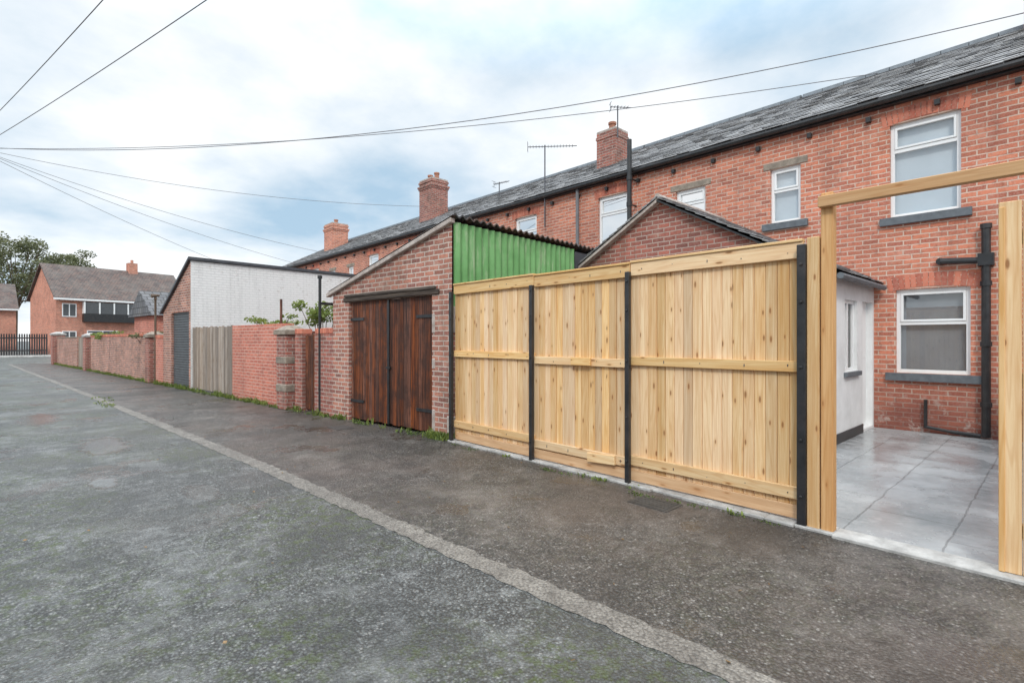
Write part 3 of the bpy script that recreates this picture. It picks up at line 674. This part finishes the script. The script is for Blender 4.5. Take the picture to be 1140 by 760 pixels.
def tuft(x,y,n,h,sp):
    for _ in range(n):
        a=U(0,6.28); d=Vector((math.cos(a),math.sin(a),0)); p=Vector((x+U(-sp,sp),y+U(-sp,sp),0.0)); hh=h*U(.5,1.2); q=p+d*hh*.5+Vector((0,0,hh)); e=Vector((-d.y,d.x,0))*.006
        m_=(p+q)/2+Vector((0,0,hh*.15)); wd.add([p-e,p+e,m_+e*1.6,q,m_-e*1.6],[(0,1,2,3,4)])
def FW(n,s): v=FR@Vector((n,s,0)); return v.x,v.y
for i in range(400):
    s=U(0,36)
    if .5<s<2.8 and R()<.6: continue
    x,y=FW(-U(.01,.11),s); tuft(x,y,int(U(6,18)),U(.04,.14),.08)
for i in range(9): tuft(4.43,U(1.6,6.1),8,.035,.05)
for i in range(14): x,y=FW(-.08,U(.0,.45)); tuft(x,y,22,.11,.10)
for i in range(8): y=U(14,17); tuft(lerpx(y)+U(-.1,.3),y,14,.04,.12)
wd.build('weeds',[m_leafy])
ms=MB()
for i in range(80):
    x,y=FW(-U(.03,.16),U(-.1,24)); leaves(ms,(x,y,.02),(U(.05,.12),U(.08,.25),.025),45,.018)
for i in range(10): leaves(ms,(U(4.32,4.42),U(1.6,6),.012),(.05,.12,.010),28,.013)
leaves(ms,(4.28,2.75,.012),(.07,.18,.010),70,.014)
ms.build('moss',[m_leaf])
lt=MB()
for i in range(260):
    y=U(.5,20); x=U(lerpx(y)+.1,bx(y)-.2) if R()<.7 else U(-.5,2); s_=U(.005,.016); a=U(0,3.1); d=Vector((math.cos(a),math.sin(a),0))*s_; e=Vector((-d.y,d.x,.006))*.7; p=Vector((x,y,.014))
    lt.add([p-d,p+e,p+d,p-e],[(0,1,2,3)])
lt.build('fallen_leaves',[wood('dead_leaf',(.16,.09,.04),(.3,.19,.08),'Z',0)])

# ---------------------------------------------------------------- pole and wires
P=MB(); px_,py_=-1.5,25.; P.cyl((px_,py_,0),(px_,py_,8.3),.15,.10,12); P.box(px_-.5,px_+.5,py_-.05,py_+.05,7.75,7.85)
for a in(-.45,-.2,.2,.45): P.cyl((px_+a,py_,7.85),(px_+a,py_,7.97),.035,None,8)
P.build('utility_pole',[m_pole])
def wire(a,b,sag,r=.011):
    w=bpy.data.curves.new('w','CURVE'); w.dimensions='3D'; sp=w.splines.new('POLY'); n=28; sp.points.add(n)
    for i in range(n+1):
        t=i/n; p=Vector(a).lerp(Vector(b),t); p.z-=4*sag*t*(1-t); sp.points[i].co=(*p,1)
    w.bevel_depth=r; w.bevel_resolution=1; w.materials.append(m_pipe); o=bpy.data.objects.new('overhead_wire',w); sc.collection.objects.link(o)
T0=(px_,py_,7.97)
wire(T0,(14.2,.25,7.85),1.0,.010); wire((px_+.2,py_,7.97),(14.2,2.86,7.6),.55,.009)
wire(T0,(12.4,18.1,7.1),.45,.008); wire(T0,(10.4,23.5,5.5),.3,.008); wire(T0,(10.4,27.8,5.5),.25,.008); wire(T0,(9.5,33,5.4),.2,.008)
wire((px_+.2,py_,8.0),(7.4,-8,8.5),.35,.010); wire((px_,py_,8.2),(4.7,-5.5,8.7),.35,.010)

# ---------------------------------------------------------------- world
W=bpy.data.worlds.new("World"); sc.world=W; W.use_nodes=True; t=W.node_tree
class WT(NT):
    def __init__(s,tree): s.t=tree
w=WT(t); bg=t.nodes['Background']
sky=w.n('ShaderNodeTexSky',{'sky_type':'NISHITA','sun_disc':False,'sun_elevation':math.radians(42),'sun_rotation':math.radians(220)})
d=w.n('ShaderNodeTexCoord').outputs['Generated']; z=w.n('ShaderNodeSeparateXYZ',Vector=d).outputs['Z']
zz=w.math('ADD',w.math('MAXIMUM',z,0.),.22)
pl=w.vm('DIVIDE',d,w.n('ShaderNodeCombineXYZ',X=zz,Y=zz,Z=zz).outputs[0])
pl=w.vm('MULTIPLY',pl,(1,1,0))
pl=w.vm('ADD',pl,(4.2,1.3,0))
n1=w.noise(pl,.75,7,.5); n2=w.noise(w.vm('ADD',pl,(9,2,3)),2.2,6,.6)
f=w.math('ADD',w.math('MULTIPLY',n1,.8),w.math('MULTIPLY',n2,.2))
cl=w.mix(w.ramp(f,.40,.57,0,1),c(4.7,6.6,8.3),c(11.3,11.5,11.6))
zen=w.ramp(z,.45,1.,1.,3.4)
cl=w.mix(1.,cl,w.n('ShaderNodeCombineXYZ',X=zen,Y=zen,Z=zen).outputs[0],'MULTIPLY')
col=w.mix(.9,sky.outputs[0],cl)
t.links.new(col,bg.inputs[0]); bg.inputs[1].default_value=.102
L=bpy.data.lights.new('sun','SUN'); L.energy=1.5; L.angle=math.radians(10); L.color=(1,.95,.87)
lo=bpy.data.objects.new('sun',L); sc.collection.objects.link(lo)
lo.rotation_euler=Vector((.60,.42,-.58)).to_track_quat('-Z','Y').to_euler()
sc.view_settings.view_transform='Standard'; sc.view_settings.look='None'; sc.view_settings.exposure=0
cam=bpy.data.cameras.new('camera'); cam.sensor_width=36; cam.lens=18.1; cam.clip_end=2000; cam.clip_start=.05; cam.shift_y=-2/1140
co=bpy.data.objects.new('camera',cam); sc.collection.objects.link(co); co.location=(0,0,1.5); co.rotation_euler=(math.radians(90),0,math.radians(-43)); sc.camera=co
